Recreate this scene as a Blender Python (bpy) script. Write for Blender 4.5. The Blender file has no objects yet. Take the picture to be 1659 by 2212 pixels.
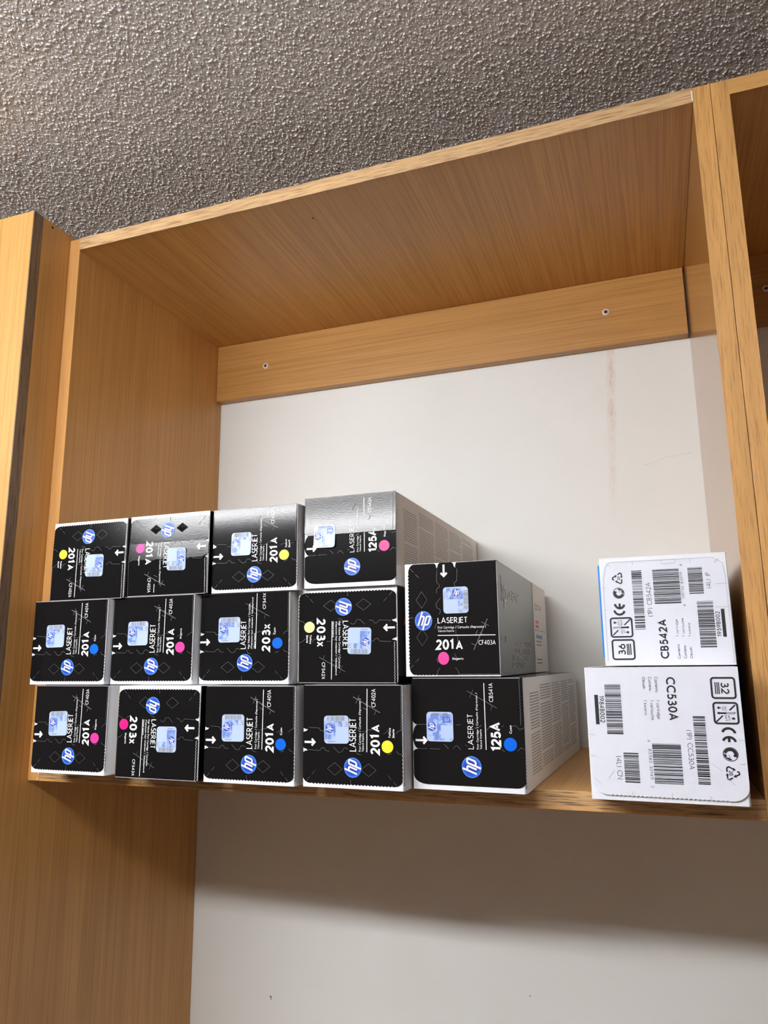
import bpy, bmesh, math, random
import numpy as np
from mathutils import Vector, Matrix
PI = math.pi
C = bpy.context.scene.collection
S = 0.83                       # one fitted unit (inner width of the open cabinet) in metres

# ---------------------------------------------------------------- camera, world, light, exposure
W, T, H, D = 1.0 * S, 0.0217 * S, 0.8656 * S, 0.467 * S      # cabinet inner width, board thickness, inner height, depth to wall
RT, RH = 0.0222 * S, 0.132 * S                               # back rail thickness, height
CEIL = H + T + 0.105 * S
FLOOR = -1.66
cam_d = bpy.data.cameras.new('camera'); cam = bpy.data.objects.new('camera', cam_d); C.objects.link(cam)
bpy.context.scene.camera = cam
def cam_axes(yaw, pitch, roll):
    f = Vector((-math.sin(yaw), math.cos(yaw), 0)); r = Vector((math.cos(yaw), math.sin(yaw), 0)); u = Vector((0, 0, 1))
    f2 = f * math.cos(pitch) + u * math.sin(pitch); u2 = u * math.cos(pitch) - f * math.sin(pitch)
    return r * math.cos(roll) + u2 * math.sin(roll), u2 * math.cos(roll) - r * math.sin(roll), f2
cr, cu, cf = cam_axes(math.radians(19.9187), math.radians(11.3825), math.radians(-0.551))
cam.matrix_world = Matrix(((cr.x, cu.x, -cf.x, 0.90657 * S), (cr.y, cu.y, -cf.y, -0.94601 * S), (cr.z, cu.z, -cf.z, 0.14948 * S), (0, 0, 0, 1)))
cam_d.sensor_fit = 'VERTICAL'; cam_d.sensor_height = 36.0; cam_d.lens = 1618.1 / 2212 * 36
cam_d.clip_start = 0.02; cam_d.clip_end = 50
sc = bpy.context.scene
wd = bpy.data.worlds.new('world'); sc.world = wd; wd.use_nodes = True
wd.node_tree.nodes['Background'].inputs[0].default_value = (0.9, 0.95, 1.0, 1); wd.node_tree.nodes['Background'].inputs[1].default_value = 0.15
LAMP = dict(x=-0.06, y=-1.15, z=0.660, sx=1.36, sy=0.055, sz=0.05, power=39.0)
sc.view_settings.view_transform = 'Standard'; sc.view_settings.look = 'None'
sc.view_settings.gamma = 1.0; sc.view_settings.use_curve_mapping = False
sc.view_settings.exposure = 1.04

# ---------------------------------------------------------------- helpers
class MB:
    def __init__(s): s.v = []; s.f = []; s.m = []
    def poly(s, pts, m=0):
        i = len(s.v); s.v += [tuple(p) for p in pts]; s.f.append(tuple(range(i, i + len(pts)))); s.m.append(m)
    def box(s, a, b, m=0):
        x0, y0, z0 = a; x1, y1, z1 = b; i = len(s.v)
        s.v += [(x0,y0,z0),(x1,y0,z0),(x1,y1,z0),(x0,y1,z0),(x0,y0,z1),(x1,y0,z1),(x1,y1,z1),(x0,y1,z1)]
        for q in ((0,3,2,1),(4,5,6,7),(0,1,5,4),(1,2,6,5),(2,3,7,6),(3,0,4,7)): s.f.append(tuple(i + k for k in q)); s.m.append(m)
    def prism(s, front, back, m=0):            # two matching outlines (front faces -y)
        n = len(front); i = len(s.v); s.v += [tuple(p) for p in front] + [tuple(p) for p in back]
        s.f.append(tuple(range(i, i + n))); s.m.append(m)
        s.f.append(tuple(range(i + 2 * n - 1, i + n - 1, -1))); s.m.append(m)
        for k in range(n):
            k2 = (k + 1) % n; s.f.append((i + k, i + n + k, i + n + k2, i + k2)); s.m.append(m)
    def build(s, name, mats, parent=None, bevel=0, smooth=False):
        me = bpy.data.meshes.new(name); me.from_pydata(s.v, [], s.f)
        mats = mats if isinstance(mats, (list, tuple)) else [mats]
        for q in mats: me.materials.append(q)
        for p, k in zip(me.polygons, s.m): p.material_index = k; p.use_smooth = smooth
        if bevel:
            bm = bmesh.new(); bm.from_mesh(me)
            bmesh.ops.bevel(bm, geom=bm.edges[:], offset=bevel, segments=2, affect='EDGES', profile=0.6)
            bm.to_mesh(me); bm.free()
        me.update()
        o = bpy.data.objects.new(name, me); C.objects.link(o)
        if parent is not None: o.parent = parent
        return o
def thing(name, label, cat, loc=(0, 0, 0), rz=0, group=None):
    o = bpy.data.objects.new(name, None); C.objects.link(o); o.empty_display_size = 0.05
    o.location = loc; o.rotation_euler = (0, 0, rz); o['label'] = label; o['category'] = cat
    if group: o['group'] = group
    return o
def structure(name, mb, mat, **k):
    o = mb.build(name, mat, **k); o['kind'] = 'structure'; return o

# ---------------------------------------------------------------- materials
def new_mat(name):
    m = bpy.data.materials.new(name); m.use_nodes = True
    nt = m.node_tree; return m, nt, nt.nodes['Principled BSDF']
def N(nt, t, **k):
    n = nt.nodes.new(t)
    for a, b in k.items(): setattr(n, a, b)
    return n
def coords(nt, scale, rot=(0, 0, 0)):
    tc = N(nt, 'ShaderNodeTexCoord'); mp = N(nt, 'ShaderNodeMapping'); mp.inputs['Scale'].default_value = scale; mp.inputs['Rotation'].default_value = rot
    nt.links.new(tc.outputs['Object'], mp.inputs[0]); return mp
def noise(nt, vec, scale, detail=3, rough=0.5):
    n = N(nt, 'ShaderNodeTexNoise'); n.inputs['Scale'].default_value = scale; n.inputs['Detail'].default_value = detail; n.inputs['Roughness'].default_value = rough
    nt.links.new(vec.outputs[0], n.inputs['Vector']); return n
def ramp(nt, fac, stops):
    r = N(nt, 'ShaderNodeValToRGB'); e = r.color_ramp.elements
    while len(e) < len(stops): e.new(0.5)
    for q, (p, c) in zip(e, stops): q.position = p; q.color = (*c, 1) if len(c) == 3 else c
    nt.links.new(fac, r.inputs[0]); return r
def mix(nt, fac, a, b, mode='MIX'):
    n = N(nt, 'ShaderNodeMix', data_type='RGBA', blend_type=mode)
    for sock, v in ((n.inputs[0], fac), (n.inputs[6], a), (n.inputs[7], b)):
        if hasattr(v, 'is_output'): nt.links.new(v, sock)
        elif isinstance(v, (int, float)): sock.default_value = v
        else: sock.default_value = (*v, 1)
    return n.outputs[2]
def bump(nt, b, h, dist, strength=1.0):
    n = N(nt, 'ShaderNodeBump'); n.inputs['Distance'].default_value = dist; n.inputs['Strength'].default_value = strength
    nt.links.new(h, n.inputs['Height']); nt.links.new(n.outputs[0], b.inputs['Normal']); return n
def plain(name, col, rough=0.5, spec=0.5, metal=0.0):
    m, nt, b = new_mat(name); b.inputs['Base Color'].default_value = (*col, 1); b.inputs['Roughness'].default_value = rough
    b.inputs['Specular IOR Level'].default_value = spec; b.inputs['Metallic'].default_value = metal; return m
def wood(name, grain, base, dark, rough=0.36, seed=0.0, spec=0.5):
    m, nt, b = new_mat(name)
    def sc_(along, across): return tuple(along if i == grain else across for i in range(3))
    fine = noise(nt, coords(nt, sc_(5, 420)), 1.0, 2, 0.6)
    mid = noise(nt, coords(nt, sc_(1.3, 42)), 1.0, 4, 0.6)
    wide = noise(nt, coords(nt, sc_(0.9, 9)), 1.0, 3, 0.55)
    c1 = ramp(nt, mid.outputs[0], [(0.18, dark), (0.66, base)])
    c2 = ramp(nt, fine.outputs[0], [(0.34, (0.80, 0.76, 0.70)), (0.56, (1, 1, 1))])
    c3 = ramp(nt, wide.outputs[0], [(0.35, (0.90, 0.88, 0.86)), (0.65, (1.04, 1.03, 1.02))])
    x = mix(nt, 1.0, c1.outputs[0], c2.outputs[0], 'MULTIPLY'); x = mix(nt, 1.0, x, c3.outputs[0], 'MULTIPLY')
    nt.links.new(x, b.inputs['Base Color']); b.inputs['Roughness'].default_value = rough; b.inputs['Specular IOR Level'].default_value = spec
    bump(nt, b, fine.outputs[0], 0.0002, 0.25); return m
def band(name, grain, base, fleck, lo=0.30, hi=0.44, rough=0.5):
    m, nt, b = new_mat(name)
    def sc_(along, across): return tuple(along if i == grain else across for i in range(3))
    fl = noise(nt, coords(nt, sc_(26, 780)), 1.0, 3, 0.6); w = noise(nt, coords(nt, sc_(5, 90)), 1.0, 3)
    c = ramp(nt, fl.outputs[0], [(lo, fleck), (hi, base)]); c2 = ramp(nt, w.outputs[0], [(0.3, (0.86, 0.85, 0.84)), (0.7, (1.08, 1.07, 1.05))])
    nt.links.new(mix(nt, 1.0, c.outputs[0], c2.outputs[0], 'MULTIPLY'), b.inputs['Base Color']); b.inputs['Roughness'].default_value = rough
    bump(nt, b, fl.outputs[0], 0.0004, 0.4); return m
OAK = (0.56, 0.29, 0.085); OAKD = (0.47, 0.232, 0.062)
oak_x = wood('oak_grain_x', 0, OAK, OAKD); oak_y = wood('oak_grain_y', 1, (0.66, 0.35, 0.095), (0.55, 0.28, 0.07)); oak_z = wood('oak_grain_z', 2, (0.58, 0.30, 0.09), (0.49, 0.245, 0.068))
band_low_x = band('band_low_x', 0, (0.52, 0.32, 0.145), (0.17, 0.085, 0.035), 0.38, 0.50)
oak_gloss = wood('oak_gloss', 2, (0.52, 0.27, 0.085), (0.42, 0.20, 0.055), rough=0.13, spec=0.9)
oak_door = wood('oak_door', 2, (0.68, 0.39, 0.12), (0.55, 0.295, 0.08), rough=0.42)
band_tan_x = band('band_tan_x', 0, (0.62, 0.40, 0.20), (0.30, 0.17, 0.075), 0.38, 0.50)
band_oak_z = band('band_oak_z', 2, (0.62, 0.33, 0.105), (0.42, 0.20, 0.058), 0.35, 0.48)
band_plain_z = band('band_plain_z', 2, (0.62, 0.32, 0.10), (0.52, 0.25, 0.075), 0.2, 0.5)
band_oak_x = band('band_oak_x', 0, (0.62, 0.34, 0.11), (0.46, 0.22, 0.065), 0.28, 0.46)
band_dark_z = band('band_dark_z', 2, (0.20, 0.125, 0.072), (0.07, 0.042, 0.025), 0.34, 0.50)
chip_white = plain('chipped_melamine', (0.75, 0.72, 0.68), 0.6)
groove = plain('groove_shadow', (0.03, 0.02, 0.012), 0.9, 0.1)

def wall_material():
    m, nt, b = new_mat('white_emulsion')
    mp = coords(nt, (1, 1, 1)); n1 = noise(nt, mp, 6, 3); n2 = noise(nt, mp, 130, 3)
    c = ramp(nt, n1.outputs[0], [(0.35, (0.768, 0.775, 0.75)), (0.65, (0.792, 0.80, 0.78))])
    # rust-pink drip stain under the rail, a hair crack and scuffs (marks with a shape of their own)
    sep = N(nt, 'ShaderNodeSeparateXYZ'); nt.links.new(mp.outputs[0], sep.inputs[0])
    def math_(op, a, bb=None, c_=None):
        q = N(nt, 'ShaderNodeMath', operation=op)
        for i, v in enumerate((a, bb, c_)):
            if v is None: continue
            if isinstance(v, (int, float)): q.inputs[i].default_value = v
            else: nt.links.new(v, q.inputs[i])
        return q.outputs[0]
    cx_ = math_('ADD', 0.842 * S - 0.020 * S, math_('MULTIPLY', sep.outputs[2], 0.05))
    dx = math_('ABSOLUTE', math_('SUBTRACT', sep.outputs[0], cx_))
    core = math_('SUBTRACT', 1.0, math_('DIVIDE', dx, 0.0085), None); core = math_('MAXIMUM', core, 0.0)
    up = N(nt, 'ShaderNodeMapRange'); nt.links.new(sep.outputs[2], up.inputs[0])
    for i, v in zip((1, 2, 3, 4), (0.38 * S, 0.70 * S, 0.0, 1.0)): up.inputs[i].default_value = v
    st = noise(nt, coords(nt, (260, 1, 90)), 1.0, 4, 0.7); sr = ramp(nt, st.outputs[0], [(0.40, (0, 0, 0)), (0.72, (1, 1, 1))])
    lowf = noise(nt, coords(nt, (1, 1, 22)), 1.0, 2); lr = ramp(nt, lowf.outputs[0], [(0.35, (0.25,) * 3), (0.65, (1,) * 3)])
    f1 = math_('MULTIPLY', math_('MULTIPLY', core, up.outputs[0]), math_('MULTIPLY', math_('ADD', sr.outputs[0], 0.25), lr.outputs[0]))
    x = mix(nt, math_('MINIMUM', f1, 0.75), c.outputs[0], (0.62, 0.36, 0.27))
    sm = noise(nt, mp, 38, 3, 0.6); smr = ramp(nt, sm.outputs[0], [(0.70, (0, 0, 0)), (0.80, (1, 1, 1))])
    x = mix(nt, math_('MULTIPLY', smr.outputs[0], 0.18), x, (0.62, 0.60, 0.60))
    nt.links.new(x, b.inputs['Base Color']); b.inputs['Roughness'].default_value = 0.6; b.inputs['Specular IOR Level'].default_value = 0.3
    bump(nt, b, n2.outputs[0], 0.0006, 0.25); return m
def ceiling_material():
    m, nt, b = new_mat('stippled_ceiling_paint')
    mp = coords(nt, (1, 1, 1)); wob = noise(nt, mp, 110, 3)
    va = N(nt, 'ShaderNodeVectorMath', operation='SCALE'); va.inputs[3].default_value = 0.006; nt.links.new(wob.outputs[1], va.inputs[0])
    ad = N(nt, 'ShaderNodeVectorMath', operation='ADD'); nt.links.new(mp.outputs[0], ad.inputs[0]); nt.links.new(va.outputs[0], ad.inputs[1])
    vo = N(nt, 'ShaderNodeTexVoronoi', feature='SMOOTH_F1'); vo.inputs['Scale'].default_value = 190; vo.inputs['Smoothness'].default_value = 0.6
    nt.links.new(ad.outputs[0], vo.inputs['Vector'])
    n2 = noise(nt, mp, 300, 4, 0.65); big = noise(nt, mp, 14, 3)
    h0 = ramp(nt, vo.outputs[0], [(0.0, (1, 1, 1)), (0.42, (0, 0, 0))])
    h = mix(nt, 0.45, h0.outputs[0], n2.outputs[0])
    c = ramp(nt, big.outputs[0], [(0.3, (0.65, 0.635, 0.64)), (0.7, (0.73, 0.715, 0.715))])
    nt.links.new(c.outputs[0], b.inputs['Base Color']); b.inputs['Roughness'].default_value = 0.27; b.inputs['Specular IOR Level'].default_value = 0.9
    bump(nt, b, h, 0.0040, 1.0); return m
def black_card():
    m, nt, b = new_mat('black_printed_card')
    b.inputs['Base Color'].default_value = (0.006, 0.006, 0.0068, 1)
    st = noise(nt, coords(nt, (260, 260, 800)), 1.0, 4, 0.65); gr = noise(nt, coords(nt, (1, 1, 1)), 900, 3, 0.6); wv = noise(nt, coords(nt, (1, 1, 1)), 26, 2)
    h = mix(nt, 0.25, st.outputs[0], gr.outputs[0]); h = mix(nt, 0.3, h, wv.outputs[0])
    b.inputs['Roughness'].default_value = 0.14
    b.inputs['Specular IOR Level'].default_value = 0.27
    bump(nt, b, h, 0.0008, 0.075); return m
def white_card(name, col, rough=0.45):
    m, nt, b = new_mat(name); n1 = noise(nt, coords(nt, (1, 1, 1)), 60, 4, 0.6)
    c = ramp(nt, n1.outputs[0], [(0.3, tuple(q * 0.96 for q in col)), (0.7, col)]); nt.links.new(c.outputs[0], b.inputs['Base Color'])
    b.inputs['Roughness'].default_value = rough; b.inputs['Specular IOR Level'].default_value = 0.4
    fl = noise(nt, coords(nt, (40, 40, 300)), 1.0, 2); bump(nt, b, fl.outputs[0], 0.0004, 0.12); return m
def sticker_mat():
    m, nt, b = new_mat('hologram_seal'); n1 = noise(nt, coords(nt, (1, 1, 1)), 120, 3, 0.6)
    c = ramp(nt, n1.outputs[0], [(0.43, (0.42, 0.53, 0.80)), (0.56, (0.15, 0.24, 0.62))]); nt.links.new(c.outputs[0], b.inputs['Base Color'])
    b.inputs['Roughness'].default_value = 0.3; return m
def logo_mat():
    # printed round emblem: deep blue centre fading to a light rim (a print, carried by the mesh's own UV radius)
    m, nt, b = new_mat('emblem_blue_print'); at = N(nt, 'ShaderNodeAttribute', attribute_name='radius')
    c = ramp(nt, at.outputs['Fac'], [(0.0, (0.004, 0.022, 0.26)), (0.55, (0.008, 0.045, 0.40)), (0.86, (0.018, 0.10, 0.60)), (0.97, (0.08, 0.26, 0.80))])
    nt.links.new(c.outputs[0], b.inputs['Base Color']); b.inputs['Roughness'].default_value = 0.35; return m
drop_m = plain('stipple_paint', (0.68, 0.66, 0.66), 0.20, 0.6)
wall_m, ceil_m, black_m, seal_m, emblem_m = wall_material(), ceiling_material(), black_card(), sticker_mat(), logo_mat()
carton_m = white_card('white_carton', (0.80, 0.82, 0.88)); side_m = white_card('white_carton_side', (0.86, 0.84, 0.82)); white2_m = white_card('white_label_carton', (0.74, 0.765, 0.86))
ink_white = plain('white_ink', (0.86, 0.86, 0.88), 0.4); ink_black = plain('black_ink', (0.012, 0.012, 0.016), 0.5); ink_grey = plain('grey_ink', (0.22, 0.21, 0.21), 0.6)
ink_dim = plain('score_line', (0.085, 0.085, 0.09), 0.5); ink_fold = plain('fold_wear', (0.42, 0.40, 0.40), 0.6); ink_knife = plain('cut_mark', (0.15, 0.15, 0.155), 0.4); ink_olive = plain('olive_ink', (0.20, 0.20, 0.12), 0.4); ink_palegrey = plain('pale_ink', (0.33, 0.33, 0.33), 0.35)
ink_navy = plain('seal_blue_ink', (0.02, 0.07, 0.45), 0.4); ink_stripe = plain('blue_stripe_ink', (0.0, 0.23, 0.75), 0.4); seal_pale = plain('seal_pale_patch', (0.44, 0.55, 0.80), 0.35)
DOT = {'yellow': plain('yellow_dot_ink', (0.86, 0.78, 0.03), 0.4), 'pale': plain('pale_yellow_dot_ink', (0.88, 0.74, 0.32), 0.4), 'cyan': plain('cyan_dot_ink', (0.0, 0.125, 0.72), 0.5, 0.15),
       'magenta': plain('magenta_dot_ink', (0.86, 0.035, 0.30), 0.4), 'hotpink': plain('hot_pink_dot_ink', (0.86, 0.006, 0.21), 0.4)}
torn_brown = plain('torn_card_edge', (0.07, 0.055, 0.05), 0.8, 0.2)
red_ink = plain('red_ink', (0.45, 0.01, 0.02), 0.5)
steel = plain('screw_steel', (0.62, 0.55, 0.40), 0.25, 0.5, 1.0); nylon = plain('white_washer', (0.70, 0.66, 0.66), 0.5)
kraft = plain('kraft_edge', (0.32, 0.25, 0.19), 0.8)

# ---------------------------------------------------------------- stroke lettering (geometric sans, drawn as ribbons)
def arc(cx, cy, rx, ry, a0, a1, n=10):
    return [(cx + rx * math.cos(math.radians(a0 + (a1 - a0) * k / n)), cy + ry * math.sin(math.radians(a0 + (a1 - a0) * k / n))) for k in range(n + 1)]
def O(cx, cy, rx, ry, n=18): return arc(cx, cy, rx, ry, 90, 450, n)
G = {' ': (0.30, []),
 '0': (0.58, [O(.29, .5, .29, .5)]), '1': (0.30, [[(.0, .84), (.24, 1), (.24, 0)]]),
 '2': (0.54, [arc(.27, .72, .25, .28, 165, -38) + [(.0, 0), (.54, 0)]]),
 '3': (0.54, [arc(.25, .76, .21, .24, 150, -90) + arc(.25, .27, .28, .27, 90, -150)[1:]]),
 '4': (0.60, [[(.44, 0), (.44, 1), (.0, .26), (.60, .26)]]),
 '5': (0.54, [[(.50, 1), (.16, 1), (.08, .55)] + arc(.25, .32, .29, .32, 118, -145)]),
 '6': (0.56, [[(.38, 1), (.06, .47)], O(.28, .30, .28, .30)]), '7': (0.52, [[(.0, 1), (.52, 1), (.14, 0)]]),
 '8': (0.54, [O(.27, .76, .21, .24), O(.27, .26, .27, .26)]), '9': (0.56, [[(.18, 0), (.50, .53)], O(.28, .70, .28, .30)]),
 'A': (0.72, [[(.0, 0), (.36, 1), (.72, 0)], [(.12, .32), (.60, .32)]]),
 'B': (0.52, [[(0, 0), (0, 1), (.22, 1)] + arc(.24, .76, .21, .24, 90, -90) + [(0, .52)], [(.24, .52)] + arc(.25, .26, .25, .26, 90, -90) + [(0, 0)]]),
 'C': (0.78, [arc(.50, .5, .50, .5, 48, 312, 16)]), 'D': (0.66, [[(0, 0), (0, 1), (.16, 1)] + arc(.16, .5, .50, .5, 90, -90) + [(0, 0)]]),
 'E': (0.44, [[(.44, 1), (0, 1), (0, 0), (.44, 0)], [(0, .52), (.42, .52)]]), 'F': (0.44, [[(.44, 1), (0, 1), (0, 0)], [(0, .52), (.42, .52)]]),
 'H': (0.62, [[(0, 0), (0, 1)], [(.62, 0), (.62, 1)], [(0, .52), (.62, .52)]]), 'I': (0.06, [[(.03, 0), (.03, 1)]]),
 'J': (0.16, [[(.16, 1), (.16, .10)] + arc(-.02, .10, .18, .20, 0, -95, 5)]), 'K': (0.56, [[(0, 0), (0, 1)], [(.5, 1), (.02, .5), (.56, 0)]]), 'L': (0.42, [[(0, 1), (0, 0), (.42, 0)]]),
 'M': (0.86, [[(0, 0), (.12, 1), (.43, .1), (.74, 1), (.86, 0)]]), 'N': (0.66, [[(0, 0), (0, 1), (.66, 0), (.66, 1)]]), 'O': (0.96, [O(.48, .5, .48, .5)]),
 'P': (0.48, [[(0, 0), (0, 1), (.20, 1)] + arc(.22, .73, .26, .27, 90, -90) + [(0, .46)]]),
 'R': (0.52, [[(0, 0), (0, 1), (.20, 1)] + arc(.22, .73, .24, .27, 90, -90) + [(0, .46)], [(.18, .46), (.52, 0)]]),
 'S': (0.48, [arc(.24, .76, .20, .24, 35, 250) + arc(.23, .27, .25, .27, 75, -150)]), 'T': (0.48, [[(0, 1), (.48, 1)], [(.24, 1), (.24, 0)]]),
 'U': (0.58, [[(0, 1), (0, .28)] + arc(.29, .29, .29, .29, 180, 360) + [(.58, 1)]]), 'V': (0.66, [[(0, 1), (.33, 0), (.66, 1)]]),
 'W': (0.98, [[(0, 1), (.25, 0), (.49, .9), (.73, 0), (.98, 1)]]), 'X': (0.60, [[(0, 0), (.58, 1)], [(.02, 1), (.60, 0)]]), 'Y': (0.60, [[(0, 1), (.30, .45), (.60, 1)], [(.30, .45), (.30, 0)]]),
 'Z': (0.54, [[(.02, 1), (.54, 1), (0, 0), (.54, 0)]]),
 'a': (0.52, [O(.25, .31, .25, .31, 12), [(.51, .62), (.51, 0)]]), 'b': (0.52, [O(.27, .31, .25, .31, 12), [(0, 1), (0, 0)]]), 'c': (0.42, [arc(.30, .31, .29, .31, 48, 312)]),
 'd': (0.52, [O(.25, .31, .25, .31, 12), [(.51, 1), (.51, 0)]]), 'e': (0.54, [[(.03, .32), (.53, .32)] + arc(.27, .31, .26, .31, 2, 310, 12)]),
 'f': (0.28, [[(.28, .97)] + arc(.20, .82, .10, .16, 80, 180, 4) + [(.10, 0)], [(0, .60), (.26, .60)]]),
 'g': (0.52, [O(.25, .31, .25, .31, 12), [(.51, .62), (.51, -.10)] + arc(.26, -.10, .25, .22, 0, -160, 6)]),
 'h': (0.42, [[(0, 1), (0, 0)], [(0, .38)] + arc(.21, .40, .21, .22, 180, 0, 6) + [(.42, 0)]]), 'i': (0.05, [[(.02, 0), (.02, .62)], [(.02, .82), (.02, .94)]]),
 'j': (0.08, [[(.04, .62), (.04, -.25), (-.05, -.3)], [(.04, .82), (.04, .94)]]), 'k': (0.40, [[(0, 1), (0, 0)], [(.36, .62), (.02, .32), (.40, 0)]]), 'l': (0.05, [[(.02, 0), (.02, 1)]]),
 'm': (0.72, [[(0, .62), (0, 0)], [(0, .40)] + arc(.18, .42, .18, .20, 180, 0, 5) + [(.36, 0)], [(.36, .40)] + arc(.54, .42, .18, .20, 180, 0, 5) + [(.72, 0)]]),
 'n': (0.42, [[(0, .62), (0, 0)], [(0, .38)] + arc(.21, .40, .21, .22, 180, 0, 6) + [(.42, 0)]]), 'o': (0.56, [O(.28, .31, .28, .31, 12)]), 'p': (0.52, [O(.27, .31, .25, .31, 12), [(0, .62), (0, -.32)]]),
 'r': (0.24, [[(0, .62), (0, 0)], [(0, .38)] + arc(.20, .40, .20, .22, 180, 70, 4)]), 's': (0.32, [arc(.16, .47, .13, .15, 40, 250, 6) + arc(.16, .16, .16, .16, 80, -145, 6)]),
 't': (0.28, [[(.14, .88), (.14, 0)], [(0, .60), (.28, .60)]]), 'u': (0.42, [[(0, .62), (0, .22)] + arc(.21, .22, .21, .22, 180, 360, 6) + [(.42, .62)], [(.42, .4), (.42, 0)]]),
 'v': (0.46, [[(0, .62), (.23, 0), (.46, .62)]]), 'w': (0.70, [[(0, .62), (.18, 0), (.35, .58), (.52, 0), (.70, .62)]]), 'y': (0.46, [[(0, .62), (.24, .02)], [(.46, .62), (.12, -.32)]]),
 'z': (0.40, [[(.02, .62), (.38, .62), (0, 0), (.40, 0)]]),
 '/': (0.36, [[(0, -.12), (.36, 1.08)]]), '(': (0.18, [arc(.36, .42, .34, .68, 130, 230, 8)]), ')': (0.18, [arc(-.18, .42, .34, .68, 50, -50, 8)]), ':': (0.06, [[(.03, 0), (.03, .12)], [(.03, .48), (.03, .60)]]),
 '.': (0.06, [[(.03, 0), (.03, .10)]]), "'": (0.06, [[(.03, .75), (.03, 1)]]), '-': (0.28, [[(0, .36), (.28, .36)]]), '\u00b0': (0.24, [O(.12, .86, .11, .13, 8)])}
G['\u00e1'] = (0.52, G['a'][1] + [[(.24, .74), (.38, .94)]])
def ribbon(pts, w):
    n = len(pts); out = []
    if n < 2: return out
    closed = n > 2 and math.hypot(pts[0][0] - pts[-1][0], pts[0][1] - pts[-1][1]) < 1e-7
    P = [Vector((a, b)) for a, b in pts]; L = []; R = []
    for i in range(n):
        if closed: a, b = P[i - 1] if i > 0 else P[-2], P[i + 1] if i < n - 1 else P[1]
        else: a, b = P[max(i - 1, 0)], P[min(i + 1, n - 1)]
        d1 = (P[i] - a); d2 = (b - P[i])
        d1 = d1.normalized() if d1.length > 1e-9 else d2.normalized(); d2 = d2.normalized() if d2.length > 1e-9 else d1
        n1 = Vector((-d1.y, d1.x)); n2 = Vector((-d2.y, d2.x)); m = n1 + n2
        m = m.normalized() if m.length > 1e-6 else n1
        k = min(1.0 / max(m.dot(n1), 0.30), 2.4) * w / 2
        L.append(P[i] + m * k); R.append(P[i] - m * k)
    for i in range(n - 1): out.append([R[i], R[i + 1], L[i + 1], L[i]])
    return out
def text_quads(s, u0, u1, v, cap, weight, track=0.13):
    x = 0; strokes = []; k = 1 - weight
    for ch in s:
        adv, st = G[ch]
        for q in st: strokes.append([(x + weight / 2 + a * 1.0, weight / 2 + b * k) for a, b in q])
        x += adv + weight + track
    x -= track
    sx = (u1 - u0) / max(x, 1e-6); quads = []
    for q in strokes: quads += ribbon([(u0 + a * sx, v + b * cap) for a, b in q], weight * min(cap, sx * 1.08))
    return quads

# ---------------------------------------------------------------- the printed face of a carton
class Face:
    """reading frame (u along the text, v up) of a printed face, in metres, laid on the carton's front"""
    def __init__(s, w, h, orient, off=None):
        s.w, s.h, s.o, s.off = w, h, orient, off or (lambda u, v, r=None: 0.0); s.region = None; s.du = s.dv = 0.0
        s.lu, s.lv = (w, h) if orient == 'U' else (h, w)
    def p(s, U, V, lift):
        u, v = U / s.lu + s.du, V / s.lv + s.dv
        x, z = {'U': (u * s.w, v * s.h), 'CCW': ((1 - v) * s.w, u * s.h), 'CW': (v * s.w, (1 - u) * s.h)}[s.o]
        return (x - s.w / 2, -lift - s.off(u, v, s.region), z)
    def quads(s, mb, qs, lift, m=0):
        for q in qs: mb.poly([s.p(a.x, a.y, lift) for a in q], m)
    def line(s, mb, uv, width, lift, m=0): s.quads(mb, ribbon([(a * s.lu, b * s.lv) for a, b in uv], width), lift, m)
    def text(s, mb, t, u0, u1, v0, v1, weight, lift, m=0, track=0.13): s.quads(mb, text_quads(t, u0 * s.lu, u1 * s.lu, v0 * s.lv, (v1 - v0) * s.lv, weight, track), lift, m)
    def fill(s, mb, uv, lift, m=0): mb.poly([s.p(a * s.lu, b * s.lv, lift) for a, b in uv], m)
    def slab(s, mb, uv, lift, base=0.0, m=0): mb.prism([s.p(a * s.lu, b * s.lv, lift) for a, b in uv], [s.p(a * s.lu, b * s.lv, base) for a, b in uv], m)
    def local(s, cu, cv, fn): return lambda a, b: (cu * s.lu + a, cv * s.lv + b)
def scallop(a, b, amp, period, lu, lv):       # points from a to b (face fractions) with a torn perforated wave
    d = Vector(((b[0] - a[0]) * lu, (b[1] - a[1]) * lv)); L = d.length; n = max(2, int(L / period)) * 4; nn = Vector((-d.y, d.x)).normalized(); out = []
    for k in range(n + 1):
        t = k / n; e = amp * math.sin(2 * PI * k / 4 + 0.5) * (1 if 0 < k < n else 0)
        out.append((a[0] + (b[0] - a[0]) * t + nn.x * e / lu, a[1] + (b[1] - a[1]) * t + nn.y * e / lv))
    return out
def rnd(cx, cy, rx, ry, a0, a1, n=6): return arc(cx, cy, rx, ry, a0, a1, n)
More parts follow.
